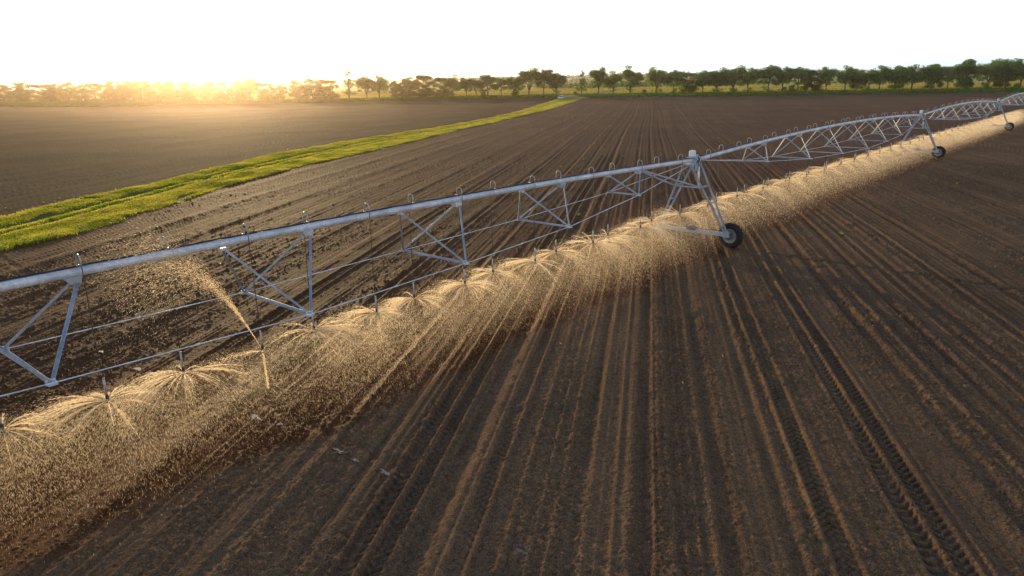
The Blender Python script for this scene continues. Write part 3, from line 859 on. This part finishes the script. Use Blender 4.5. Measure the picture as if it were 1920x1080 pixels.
def build_tower(loc, th, label):
    """local: y along the pipe, x towards the camera side"""
    root = empty('drive_tower', tuple(loc), -th)
    tag(root, label, 'drive tower', 'wheeled towers of the irrigation machine')
    WB = 1.73
    # base beam
    m = MB()
    m.box((0, 0, .68), (2 * WB + .1, .15, .17), None, .02)
    for x in (-WB, WB): m.box((x * .97, 0, .68), (.26, .20, .26), None, .02)
    m.build('base_beam', M['galv2'], root)
    tops = (-.78, .16)
    for sg in (1, -1):
        for ut, ub in zip(tops, (-.11, .12)):
            m = MB()
            m.angle((sg * .16, ut, HP - .12), (sg * (WB - .1), ub, .76), .095, .011, up=(0, 1, 0), flip=1)
            m.build('leg', M['galv2'], root)
        m = MB()
        for f in (.33, .56, .76, .9):
            P0 = Vector((sg * .16, tops[0], HP - .12)).lerp(Vector((sg * (WB - .1), -.11, .76)), f)
            P1 = Vector((sg * .16, tops[1], HP - .12)).lerp(Vector((sg * (WB - .1), .12, .76)), f)
            m.angle(P0, P1, .05, .008)
        m.build('leg_brace', M['galv2'], root)
        m = MB()                                   # stay from the brace up to the span pipe
        P0 = Vector((sg * .16, tops[0], HP - .12)).lerp(Vector((sg * (WB - .1), -.11, .76)), .34)
        m.angle(P0, (sg * .08, -4.9, HP + .07), .062, .008)
        m.build('stay', M['galv2'], root)
    m = MB()                                       # horizontal tie between the leg pairs
    P0 = Vector((.16, tops[0], HP - .12)).lerp(Vector((WB - .1, -.11, .76)), .34); P1 = Vector((-P0.x, P0.y, P0.z))
    m.angle(P0, P1, .055, .008)
    m.build('cross_tie', M['galv2'], root)
    # head: saddle, joint, control box
    m = MB()
    m.box((0, -.32, HP - .14), (.34, .95, .05)); m.box((.14, -.05, HP - .30), (.012, .44, .34)); m.box((-.14, -.05, HP - .30), (.012, .44, .34))
    m.tube([(0, -.24, HP), (0, .05, HP + .01)], PIPE_R + .03, 16)
    m.tube([(.0, -.1, HP + .1), (.0, -.1, HP + .2)], .05, 10)
    m.tube([(0, .24, HP), (0, .34, HP)], PIPE_R + .045, 16)
    m.box((0, .12, HP + .17), (.10, .16, .12), None, .015)
    m.build('saddle', M['galv2'], root)
    m = MB(); m.tube([(0, .04, HP), (0, .10, HP), (0, .18, HP), (0, .25, HP)], [PIPE_R + .01, PIPE_R + .05, PIPE_R + .05, PIPE_R + .01], 16)
    m.build('flexible_joint', M['cable'], root, True)
    m = MB()
    m.box((.02, -.36, HP + .32), (.25, .25, .29), None, .04)
    cb = m.build('control_box', M['white'], root)
    m = MB(); m.box((.02, -.36, HP + .15), (.36, .36, .04)); m.tube([(.02, -.36, HP + .05), (.02, -.36, HP + .16)], .03, 8)
    m.build('mounting_plate', M['galv2'], cb)
    m = MB()                                       # cables from the box into the frame
    m.tube([(.12, -.3, HP + .15), (.19, -.12, HP - .05), (.17, .0, HP - .35), (.30, .0, HP - .9), (.9, .0, 2.0), (1.5, 0, .85), (.6, .03, .79), (.1, .03, .79)], .014, 6)
    m.build('cable', M['cable'], root, True)
    m = MB(); m.tube([(.2, -.02, HP - .28), (.24, -.02, 2.66)], .04, 10)
    m.build('drain_pipe', M['white'], root, True)
    m = MB(); m.tube([(-.22, -.02, .80), (.22, -.02, .80)], .10, 12); m.box((.0, .0, .86), (.18, .22, .16), None, .02)
    m.tube([(.3, .05, .72), (WB - .2, .10, .66)], .022, 8); m.tube([(-.3, .05, .72), (-WB + .2, .10, .66)], .022, 8)
    m.build('drive_motor', M['gear'], root, False)
    R, W_ = .585, .30
    for sg in (1, -1):
        gb = MB(); gb.box((sg * WB, .13, .60), (.26, .20, .28), None, .04); gb.tube([(sg * WB, .16, .585), (sg * WB, .34, .585)], .07, 12)
        gb.build('gearbox', M['gear'], root)
        # wheel: the rim carries the tyre
        yc = .36
        rim = MB()
        n = 36
        profr = [(.07, -.02), (.16, -.035), (.20, -.03), (.245, -.09), (.30, -.13), (.325, -.135), (.315, -.11), (.27, -.06), (.27, .06), (.315, .11), (.325, .135), (.29, .12), (.25, .0), (.07, .01)]
        vs = []; fs = []
        for i in range(n):
            a = 2 * math.pi * i / n
            for rr_, yy_ in profr: vs.append((sg * WB + rr_ * math.cos(a), yc + yy_, R + rr_ * math.sin(a)))
        k = len(profr)
        for i in range(n):
            j = (i + 1) % n
            for q in range(k - 1): fs.append((i * k + q, j * k + q, j * k + q + 1, i * k + q + 1))
        rim.add(vs, fs)
        for q in range(8):
            a = q * math.pi / 4
            rim.tube([(sg * WB + .115 * math.cos(a), yc - .06, R + .115 * math.sin(a)), (sg * WB + .115 * math.cos(a), yc + .02, R + .115 * math.sin(a))], .014, 6)
        rim.tube([(sg * WB, yc - .1, R), (sg * WB, yc + .03, R)], .075, 12)
        wheel = rim.build('wheel', M['rim'], root, False)
        ty = MB()
        proft = [(.318, -.13), (.36, -.155), (.44, -.165), (.50, -.155), (.535, -.12), (.548, -.05), (.55, 0), (.548, .05), (.535, .12), (.50, .155), (.44, .165), (.36, .155), (.318, .13)]
        vs = []; fs = []; k = len(proft)
        for i in range(n):
            a = 2 * math.pi * i / n
            for rr_, yy_ in proft: vs.append((sg * WB + rr_ * math.cos(a), yc + yy_, R + rr_ * math.sin(a)))
        for i in range(n):
            j = (i + 1) % n
            for q in range(k - 1): fs.append((i * k + q, j * k + q, j * k + q + 1, i * k + q + 1))
        ty.add(vs, fs)
        nl = 20
        for i in range(nl):                        # slanted tread lugs
            for side in (-1, 1):
                a0 = 2 * math.pi * (i + (.5 if side > 0 else 0)) / nl
                pts = []
                for q, (yy_, rr_) in enumerate(((.0, .545), (.06, .543), (.12, .53), (.165, .49), (.172, .45))):
                    pts.append((a0 + .30 * q / 4, side * yy_, rr_))
                lv = []
                for (a, yy_, rr_) in pts:
                    for da, dr in ((-.032, 0), (-.024, .042), (.024, .042), (.032, 0)):
                        r3 = rr_ + dr - .004 if abs(yy_) < .16 else rr_ + dr * .3
                        y3 = yy_ + (side * .02 if dr > 0 and abs(yy_) > .16 else 0)
                        lv.append((sg * WB + r3 * math.cos(a + da), yc + y3, R + r3 * math.sin(a + da)))
                lf = [(0, 1, 2, 3), (19, 18, 17, 16)]
                for q in range(4):
                    for w in range(4):
                        w2 = (w + 1) % 4
                        lf.append((q * 4 + w, (q + 1) * 4 + w, (q + 1) * 4 + w2, q * 4 + w2))
                ty.add(lv, lf)
        ty.build('tyre', M['tyre'], wheel)
    return root

tw1 = build_tower(T1 + np.array([0, 0, gz_at(*(T1[:2] + np.array([1.5, -1])))*0]), (TH1 * 2 + math.atan2(T2[0] - T1[0], T2[1] - T1[1])) / 3, 'nearest wheeled steel tower, with white control box and muddy black tyres')
th12 = math.atan2(T2[0] - T1[0], T2[1] - T1[1]); th23 = math.atan2(T3[0] - T2[0], T3[1] - T2[1])
for loc, th, lab in ((T2, (th12 + th23) / 2, 'middle wheeled tower, standing between the second and third spans'), (T3, th23, 'farthest wheeled tower, small, near the right edge of the picture')):
    o = copy_tree(tw1)
    o.location = tuple(loc); o.rotation_euler = (0, 0, -th)
    tag(o, lab, 'drive tower')

# ------------------------------------------------------------------ water sprays
def streaks(P, Vd, ln, rd, r):
    """needle shaped drops: P (n,3) centres, Vd unit directions"""
    n = len(P)
    a = np.cross(Vd, r.normal(size=(n, 3))); a /= np.linalg.norm(a, axis=1)[:, None] + 1e-9
    b = np.cross(Vd, a)
    V = [P - Vd * ln[:, None] * .5]
    for k in range(3):
        c, s_ = math.cos(k * 2.0944), math.sin(k * 2.0944)
        V.append(P + (a * c + b * s_) * rd[:, None])
    V.append(P + Vd * ln[:, None] * .5)
    V = np.stack(V, 1).reshape(-1, 3)
    i = np.arange(n) * 5
    F = []
    for k in range(3):
        k2 = (k + 1) % 3
        F.append(np.stack([i, i + 1 + k2, i + 1 + k], 1)); F.append(np.stack([i + 4, i + 1 + k, i + 1 + k2], 1))
    return V, np.concatenate(F)

def spray_mesh(seed, njet=30, ndrop=11000, name='spray'):
    r = np.random.default_rng(seed)
    H = HOSE_Z
    az = np.sort(r.uniform(0, 2 * math.pi, njet) * .35 + np.linspace(0, 2 * math.pi, njet, endpoint=False) * .65 + r.uniform(0, .4))
    el = r.normal(.14, .10, njet)
    v0 = r.uniform(3.5, 5.4, njet)
    drag = 1.3
    def pos(j, t, az_, el_, v_):
        hd = v_ * np.cos(el_) * (1 - np.exp(-drag * t)) / drag
        z = v_ * np.sin(el_) * t - 4.4 * t * t
        vx = v_ * np.cos(el_) * np.exp(-drag * t); vz = v_ * np.sin(el_) - 8.8 * t
        P = np.stack([np.cos(az_) * hd, np.sin(az_) * hd, z], 1)
        D = np.stack([np.cos(az_) * vx, np.sin(az_) * vx, vz], 1)
        return P, D / np.linalg.norm(D, axis=1)[:, None]
    # drops along each jet, scattering with time of flight
    t_end = .62
    tt = t_end * r.random(ndrop) ** 1.25
    j = r.integers(0, njet, ndrop)
    sp = .012 + .34 * (tt / t_end) ** 1.6
    P, D = pos(j, tt, az[j] + r.normal(0, 1, ndrop) * sp, el[j] + r.normal(0, 1, ndrop) * sp * .25, v0[j] * (1 + r.normal(0, 1, ndrop) * (.02 + .16 * tt / t_end)))
    ok = P[:, 2] > -H + .03
    P, D, tt = P[ok], D[ok], tt[ok]
    ln = r.uniform(.04, .10, len(P)) * (1.1 - .3 * tt / t_end); rd = r.uniform(.0013, .0030, len(P)) * (1.15 - .5 * tt / t_end)
    V, F = streaks(P, D, ln, rd, r)
    # solid threads close to the nozzle
    VV, FF = [V], [F]; off = len(V)
    ts = np.linspace(.004, .27, 12)
    for q in range(njet):
        for a_, b_ in zip(ts[:-1], ts[1:]):
            t0 = np.array([(a_ + b_) / 2])
            P0, D0 = pos(q, t0, az[q:q + 1], el[q:q + 1], v0[q:q + 1])
            L_ = v0[q] * (b_ - a_) * 1.1
            V1, F1 = streaks(P0, D0, np.array([L_]), np.array([.0095 - .014 * a_]), r)
            VV.append(V1); FF.append(F1 + off); off += 5
    V = np.concatenate(VV); F = np.concatenate(FF)
    me = np_mesh(name, V, F)
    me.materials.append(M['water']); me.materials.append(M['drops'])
    mi = np.zeros(len(F), np.int32); mi[:len(FF[0])] = 1
    me.polygons.foreach_set('material_index', mi)
    return me

SPR = [spray_mesh(400 + i, 28 + 4 * i, 10500) for i in range(4)]
SPRF = [spray_mesh(440 + i, 24 + 3 * i, 4600) for i in range(3)]
trnd = random.Random(5)
groups = [(0, nA, 'nearest span', 'left of the nearest tower'), (nA, nB, 'second span', 'past the nearest tower'), (nB, nC, 'third span', 'past the middle tower'), (nC, len(NOZZLES), 'last span', 'past the farthest tower')]
JET = None
for gi, (a, b, sp, where) in enumerate(groups):
    for i in range(a, b):
        x, y, z, root_, k = NOZZLES[i]
        num = k + 1
        if gi == 0 and k == 12:
            JET = (x, y, z); continue
        o = bpy.data.objects.new('water_spray', SPR[trnd.randrange(4)] if gi == 0 else SPRF[trnd.randrange(3)])
        col.objects.link(o)
        o.location = (x, y, z); o.rotation_euler = (0, 0, trnd.uniform(0, 6.28))
        sc = trnd.uniform(.82, 1.15)
        o.scale = (sc, sc, 1)
        if gi == 0:
            lab = '%s fan of spray counting left from the nearest tower' % ORD[num]
            if k >= 16: lab += ', at the left edge'
        else:
            lab = '%s fan of golden spray %s, under the %s' % (ORD[num], where, sp)
        tag(o, lab, 'water spray', 'sprays under the %s' % sp)
# the broken sprinkler: one long jet thrown back up and a dribble below
def broken_jet():
    r = np.random.default_rng(9)
    n = 5200
    # rises leftwards along the span, falls as a scattered veil
    v0 = r.normal(7.6, .55, n); t = .95 * r.random(n) ** .8
    sp = .010 + .05 * t
    el = rad(66) + r.normal(0, 1, n) * sp * .8; az = r.normal(0, 1, n) * sp * 2.4
    hx = -v0 * np.cos(el) * t * .9; z = v0 * np.sin(el) * t - 4.9 * t * t
    side = hx * np.sin(az) + r.normal(0, .03, n) * t
    vx = -v0 * np.cos(el); vz = v0 * np.sin(el) - 9.8 * t
    d = np.array([D1[0], D1[1], 0]); nn = np.array([D1[1], -D1[0], 0]); Z = np.array([0, 0, 1.])
    P = hx[:, None] * d + side[:, None] * nn + z[:, None] * Z
    D = vx[:, None] * d + vz[:, None] * Z + (vx * np.sin(az))[:, None] * nn
    D /= np.linalg.norm(D, axis=1)[:, None]
    V1, F1 = streaks(P, D, r.uniform(.025, .06, n), r.uniform(.0013, .0032, n), r)
    # veil falling back
    m = 700
    t = r.uniform(.7, 1.5, m); v0 = r.normal(7.3, .6, m); el = rad(66) + r.normal(0, .10, m)
    hx = -v0 * np.cos(el) * t * .8; z = np.maximum(v0 * np.sin(el) * t - 4.6 * t * t, -1.6); side = r.normal(0, .25, m)
    P = hx[:, None] * d + side[:, None] * nn + z[:, None] * Z
    D = np.tile(np.array([0, 0, -1.]), (m, 1)) + r.normal(0, .08, (m, 3)); D /= np.linalg.norm(D, axis=1)[:, None]
    V2, F2 = streaks(P, D, r.uniform(.03, .06, m), r.uniform(.0008, .0018, m), r)
    # dribble and a short side jet
    q = 420
    z = -.95 * r.random(q) ** 1.1; P = np.stack([r.normal(0, .012, q) - z * .02, r.normal(0, .012, q), z], 1)
    P += np.abs(z)[:, None] * r.normal(0, .012, (q, 3))
    V3, F3 = streaks(P, np.tile(np.array([0, 0, -1.]), (q, 1)), r.uniform(.015, .04, q), r.uniform(.004, .009, q), r)
    q2 = 900
    t = .4 * r.random(q2); el = rad(8) + r.normal(0, .05, q2); az = rad(20) + r.normal(0, .12, q2); v0 = r.normal(4.5, .3, q2)
    hx = -v0 * np.cos(el) * t
    P = (hx * np.cos(az))[:, None] * d - (hx * np.sin(az))[:, None] * nn * -1 + (v0 * np.sin(el) * t - 4.4 * t * t)[:, None] * Z
    D = -np.tile(d, (q2, 1))
    V4, F4 = streaks(P, D, r.uniform(.02, .05, q2), r.uniform(.002, .005, q2), r)
    V = [V1, V2, V3, V4]; F = []; off = 0
    for v_, f_ in zip(V, (F1, F2, F3, F4)):
        F.append(f_ + off); off += len(v_)
    me = np_mesh('water_jet', np.concatenate(V), np.concatenate(F))
    o = link('water_jet', me, M['water'])
    o.location = JET
    tag(o, 'tall jet of water thrown up to the left from a broken sprinkler, dripping below', 'water jet')
broken_jet()

# fine mist hanging in the curtain, one drifting cloud of droplets per span
def mist(A, B, u0, u1, n, seed, label, fine=1.0):
    r = np.random.default_rng(seed)
    A = np.array(A); B = np.array(B); e = B - A; L = math.hypot(e[0], e[1])
    d = np.array([e[0], e[1], 0]) / L; nn = np.array([d[1], -d[0], 0])
    u = r.uniform(u0, u1, n); v = np.clip(r.normal(.0, .85, n), -2.3, 2.3)
    top = 1.75 * np.exp(-(v / 2.3) ** 2)
    z = .02 + top * r.random(n) ** .85
    z += .0
    P = A + u[:, None] * d + v[:, None] * nn + (z + e[2] * u / L)[:, None] * np.array([0, 0, 1.])
    D = np.stack([r.normal(0, .14, n), r.normal(0, .14, n), -np.ones(n)], 1) + (v * .30)[:, None] * nn + (.5 * np.sin(u * 2 * math.pi / 1.69))[:, None] * d
    D /= np.linalg.norm(D, axis=1)[:, None]
    V, F = streaks(P, D, r.uniform(.03, .055, n) * fine, r.uniform(.0008, .0017, n) * fine, r)
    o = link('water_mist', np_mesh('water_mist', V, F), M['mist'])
    tag(o, label, 'mist', None, 'stuff')
mist(T0, T1, 12, L1, 170000, 501, 'golden curtain of falling drops under the nearest span')
mist(T1, T2, 0, 45.6, 56000, 502, 'golden curtain of falling drops under the second span', 1.9)
mist(T2, T3, 0, 45.4, 38000, 503, 'pale curtain of falling drops under the third span', 2.6)
mist(T3, T4, 0, 30, 28000, 504, 'pale curtain of falling drops at the right edge', 3.4)

# ------------------------------------------------------------------ puddles, litter, weeds
def puddle(x, y, a, b, rot, label):
    n = 22; vs = [(0, 0, 0)]; 
    for i in range(n):
        t = 2 * math.pi * i / n
        k = 1 + .3 * math.sin(3 * t + x * 7) + .2 * math.sin(5 * t + y * 3)
        px, py = a * k * math.cos(t), b * k * math.sin(t)
        vs.append((px * math.cos(rot) - py * math.sin(rot), px * math.sin(rot) + py * math.cos(rot), 0))
    me = bpy.data.meshes.new('puddle'); me.from_pydata(vs, [], [(0, i + 1, (i + 1) % n + 1) for i in range(n)])
    o = link('puddle', me, M['puddle'])
    hs = [gz_at(x + dx, y + dy) for dx in (-.1, 0, .1) for dy in (-.1, 0, .1)]
    o.location = (x, y, sum(hs) / 9 + .012)
    tag(o, label, None, None, 'structure')
for x, y, a, b in ((-10.5, 18.5, .22, .06), (-9.9, 18.1, .13, .05), (-6.15, 15.35, .2, .07), (-5.5, 15.0, .12, .05), (-3.75, 13.6, .2, .05), (-3.35, 13.25, .10, .04), (-2.6, 12.7, .2, .05), (-12.3, 19.9, .12, .05), (.05, 10.15, .14, .05)):
    puddle(x, y, a, b, -TH1, 'thin glint of water lying in the old wheel rut')

def scatter_flecks(name, n, xr, yr, sz, mat, seed, label, cond=None, cat='litter', up=.02):
    r = np.random.default_rng(seed)
    x = r.uniform(*xr, n); y = yr[0] + (yr[1] - yr[0]) * r.random(n) ** 1.3
    h, reg, _ = height(x, y)
    k = cond(x, y, reg)
    x, y, h = x[k], y[k], h[k]; n = len(x)
    s_ = r.uniform(*sz, n)
    a = np.stack([r.normal(size=n), r.normal(size=n), r.normal(size=n) * .5], 1); a /= np.linalg.norm(a, axis=1)[:, None]
    b = np.cross(a, np.stack([r.normal(size=n) * .4, r.normal(size=n) * .4, np.ones(n)], 1)); b /= np.linalg.norm(b, axis=1)[:, None]
    c = np.stack([x, y, h + up + s_ * .3], 1)
    V = np.stack([c - a * s_[:, None], c - b * s_[:, None] * .35, c + a * s_[:, None], c + b * s_[:, None] * .35], 1).reshape(-1, 3)
    o = link(name, np_mesh(name, V, np.arange(4 * n).reshape(-1, 4)), mat)
    tag(o, label, cat, None, 'stuff')
scatter_flecks('crop_litter', 900, (-40, 60), (9, 110), (.02, .06), M['straw'], 81, 'scattered pale bits of dry stalk lying on the ploughed field', lambda x, y, g_: g_ == 0)
scatter_flecks('weed_seedlings', 1200, (-60, 60), (25, 190), (.05, .16), M['weed'], 82, 'scattered small green seedlings on the brown fields', lambda x, y, g_: ((g_ == 1) | ((g_ == 0) & (y > 36))) & (vnoise(x / 20, y / 20, 5) > .0), 'weed')
scatter_flecks('verge_fringe', 2600, (-34, 24), (36, 250), (.05, .14), M['grass'], 83, 'sparse tufts straying from the verge into the far field', lambda x, y, g_: (g_ == 1) & (np.abs(x - xat(UP, y)) < 3), 'weed')

def husk(x, y, label, s=1.0):
    m = MB(); rr_ = random.Random(int(x * 100))
    z = gz_at(x, y) + .02
    for q in range(5):
        a = rr_.uniform(0, 6.28); ln = rr_.uniform(.08, .2) * s
        c, s_ = math.cos(a), math.sin(a); w = .018 * s
        m.add([(0, 0, 0), (c * ln * .5 - s_ * w, s_ * ln * .5 + c * w, .05 * s), (c * ln, s_ * ln, .02), (c * ln * .5 + s_ * w, s_ * ln * .5 - c * w, .04 * s)], [(0, 1, 2, 3)])
    o = m.build('stalk_litter', M['straw'], None); o.location = (x, y, z)
    tag(o, label, 'dry leaf')
husk(10.81, 24.6, 'pale dry leaf scrap below and right of the nearest tyre', 1.2)
husk(11.3, 25.3, 'smaller dry scrap just behind the leaf scrap near the tyre track', .8)
husk(11.13, 16.16, 'pale dry leaf scrap on the ridges at the right', 1.0)
husk(10.39, 14.5, 'stubby dry scrap in front of the right-hand leaf scrap', .7)
def weed(x, y, label, s=1.0):
    m = MB(); rr_ = random.Random(int(x * 10)); 
    for q in range(9):
        a = q * .7; ln = rr_.uniform(.14, .26) * s; c, s_ = math.cos(a), math.sin(a); w = .03 * s
        m.add([(0, 0, 0), (c * ln * .5 - s_ * w, s_ * ln * .5 + c * w, ln * .55), (c * ln, s_ * ln, ln * .7), (c * ln * .5 + s_ * w, s_ * ln * .5 - c * w, ln * .55)], [(0, 1, 2, 3)])
    o = m.build('weed', M['weed'], None); o.location = (x, y, gz_at(x, y))
    tag(o, label, 'weed')
weed(16.02, 33.68, 'single green weed on bare soil right of the nearest tower')
weed(3.87, 39.86, 'single green weed behind the nearest span, between two truss frames')

# ------------------------------------------------------------------ parked car by the gap
def car(x, y, rz):
    root = empty('parked_car', (x, y, gz_at(x, y) + .02), rz)
    tag(root, 'small silver-blue car parked on the grass at the gap in the trees', 'car')
    # body: side profile lofted across the width (local -y is the front)
    def loft(prof, xs, mat, name, parent, sm=False):
        m = MB(); k = len(prof); vs = []
        for xx_, ins in xs:
            for (yy_, zz_) in prof:
                cy = (yy_) * (1 - ins); vs.append((xx_, cy, zz_ if ins == 0 else zz_ - ins * .25 * (zz_ - .3)))
        fs = []
        for i in range(len(xs) - 1):
            for q in range(k):
                q2 = (q + 1) % k
                fs.append((i * k + q, i * k + q2, (i + 1) * k + q2, (i + 1) * k + q))
        fs.append(tuple(reversed(range(k)))); fs.append(tuple(range((len(xs) - 1) * k, len(xs) * k)))
        m.add(vs, fs)
        return m.build(name, mat, parent, sm)
    body = [(-2.05, .35), (-2.1, .6), (-1.95, .78), (-1.0, .95), (1.75, .98), (2.0, .85), (2.05, .4)]
    loft(body, ((-.85, .04), (-.80, 0), (.80, 0), (.85, .04)), M['carpaint'], 'body', root)
    cab = [(-1.05, .94), (-.35, 1.42), (1.1, 1.46), (1.75, .97)]
    loft(cab, ((-.74, .06), (-.68, 0), (.68, 0), (.74, .06)), M['carpaint'], 'cabin', root)
    m = MB(); m.add([(-.62, -1.04, .97), (.62, -1.04, .97), (.56, -.42, 1.40), (-.56, -.42, 1.40)], [(0, 1, 2, 3)])
    m.build('windscreen', M['glass'], root)
    for sg in (-1, 1):
        m = MB(); m.add([(sg * .755, -.75, 1.0), (sg * .755, 1.4, 1.02), (sg * .745, .95, 1.38), (sg * .745, -.3, 1.36)], [(0, 1, 2, 3)])
        m.build('side_window', M['glass'], root)
        m = MB(); m.box((sg * .6, -2.06, .66), (.32, .08, .14)); m.build('headlight', M['lamp'], root)
        for yy_ in (-1.3, 1.3):
            m = MB(); m.tube([(sg * .68, yy_, .31), (sg * .87, yy_, .31)], .31, 18)
            wq = m.build('wheel', M['tyre'], root)
            m = MB(); m.tube([(sg * .85, yy_, .31), (sg * .885, yy_, .31)], .18, 12); m.build('rim', M['rim'], wq)
car(20.5, 283.0, rad(-22))

# ------------------------------------------------------------------ sky, haze, sun
world = bpy.data.worlds.new('World'); scene.world = world
world.use_nodes = True
N, L = world.node_tree.nodes, world.node_tree.links
N.clear()
out = N.new('ShaderNodeOutputWorld'); bg = N.new('ShaderNodeBackground'); bg2 = N.new('ShaderNodeBackground'); add = N.new('ShaderNodeAddShader')
sky = N.new('ShaderNodeTexSky'); sky.sky_type = 'NISHITA'; sky.sun_disc = False
sky.sun_elevation = SUN_EL; sky.sun_rotation = SUN_AZ
sky.air_density = 1.0; sky.dust_density = 2.5; sky.ozone_density = 1.0
L.new(sky.outputs[0], bg.inputs[0]); bg.inputs[1].default_value = .10
tc = N.new('ShaderNodeTexCoord'); sep = N.new('ShaderNodeSeparateXYZ')
L.new(tc.outputs['Generated'], sep.inputs[0])
c = ramp(N, L, sep.outputs['Z'], [(0.0, (2.1, 2.05, 1.95)), (.11, (1.6, 1.6, 1.6)), (.22, (.42, .48, .60)), (.5, (.18, .25, .40)), (1.0, (.11, .18, .34))])
L.new(c, bg2.inputs[0]); bg2.inputs[1].default_value = 1.0
L.new(bg.outputs[0], add.inputs[0]); L.new(bg2.outputs[0], add.inputs[1]); L.new(add.outputs[0], out.inputs[0])

sun = bpy.data.lights.new('Sun', 'SUN'); sun.energy = 5.0; sun.angle = rad(.6); sun.color = (1.0, .70, .36)
so = bpy.data.objects.new('Sun', sun); col.objects.link(so)
to_sun = Vector((math.sin(SUN_AZ) * math.cos(SUN_EL), math.cos(SUN_AZ) * math.cos(SUN_EL), math.sin(SUN_EL)))
so.rotation_euler = to_sun.to_track_quat('Z', 'Y').to_euler()
so.location = (0, 0, 40)

m, N, L = newmat('evening_haze')
o_ = N.new('ShaderNodeOutputMaterial'); vs_ = N.new('ShaderNodeVolumeScatter')
vs_.inputs['Color'].default_value = (1.0, .64, .38, 1); vs_.inputs['Density'].default_value = .00021; vs_.inputs['Anisotropy'].default_value = .89
vb_ = N.new('ShaderNodeVolumeScatter'); vb_.inputs['Color'].default_value = (1, 1, 1, 1); vb_.inputs['Density'].default_value = .00012; vb_.inputs['Anisotropy'].default_value = .965
ad_ = N.new('ShaderNodeAddShader'); L.new(vs_.outputs[0], ad_.inputs[0]); L.new(vb_.outputs[0], ad_.inputs[1])
L.new(ad_.outputs[0], o_.inputs['Volume'])
mb = MB(); mb.box((0, 3070, 30), (9000, 6000, 90))
hz = mb.build('haze', m, None)
tag(hz, 'thin evening haze lit by the low sun', None, None, 'structure')

# ------------------------------------------------------------------ camera
cam = bpy.data.cameras.new('Camera'); co = bpy.data.objects.new('Camera', cam); col.objects.link(co)
cam.sensor_width = 36.0; cam.lens = 1333.46 / 1920 * 36
cam.clip_start = .1; cam.clip_end = 12000
rt = Vector((.99977512, -.00602546, -.02033224)); up = Vector((.02120628, .28407195, .95856842)); fw = Vector((0, .95878403, -.28413584))
mm = Matrix((( rt.x, up.x, -fw.x, 0), (rt.y, up.y, -fw.y, 0), (rt.z, up.z, -fw.z, CAM_H), (0, 0, 0, 1)))
co.matrix_world = mm
scene.camera = co
scene.render.engine = 'CYCLES'
scene.view_settings.view_transform = 'Standard'; scene.view_settings.look = 'None'; scene.view_settings.exposure = 0; scene.view_settings.gamma = 1
scene.cycles.use_denoising = True
scene.cycles.denoiser = 'OPENIMAGEDENOISE'
scene.cycles.denoising_input_passes = 'RGB_ALBEDO_NORMAL'
scene.cycles.denoising_prefilter = 'ACCURATE'
scene.cycles.max_bounces = 5; scene.cycles.diffuse_bounces = 2; scene.cycles.glossy_bounces = 2; scene.cycles.transmission_bounces = 3
scene.cycles.transparent_max_bounces = 24; scene.cycles.volume_bounces = 0
scene.cycles.sample_clamp_indirect = 4.0
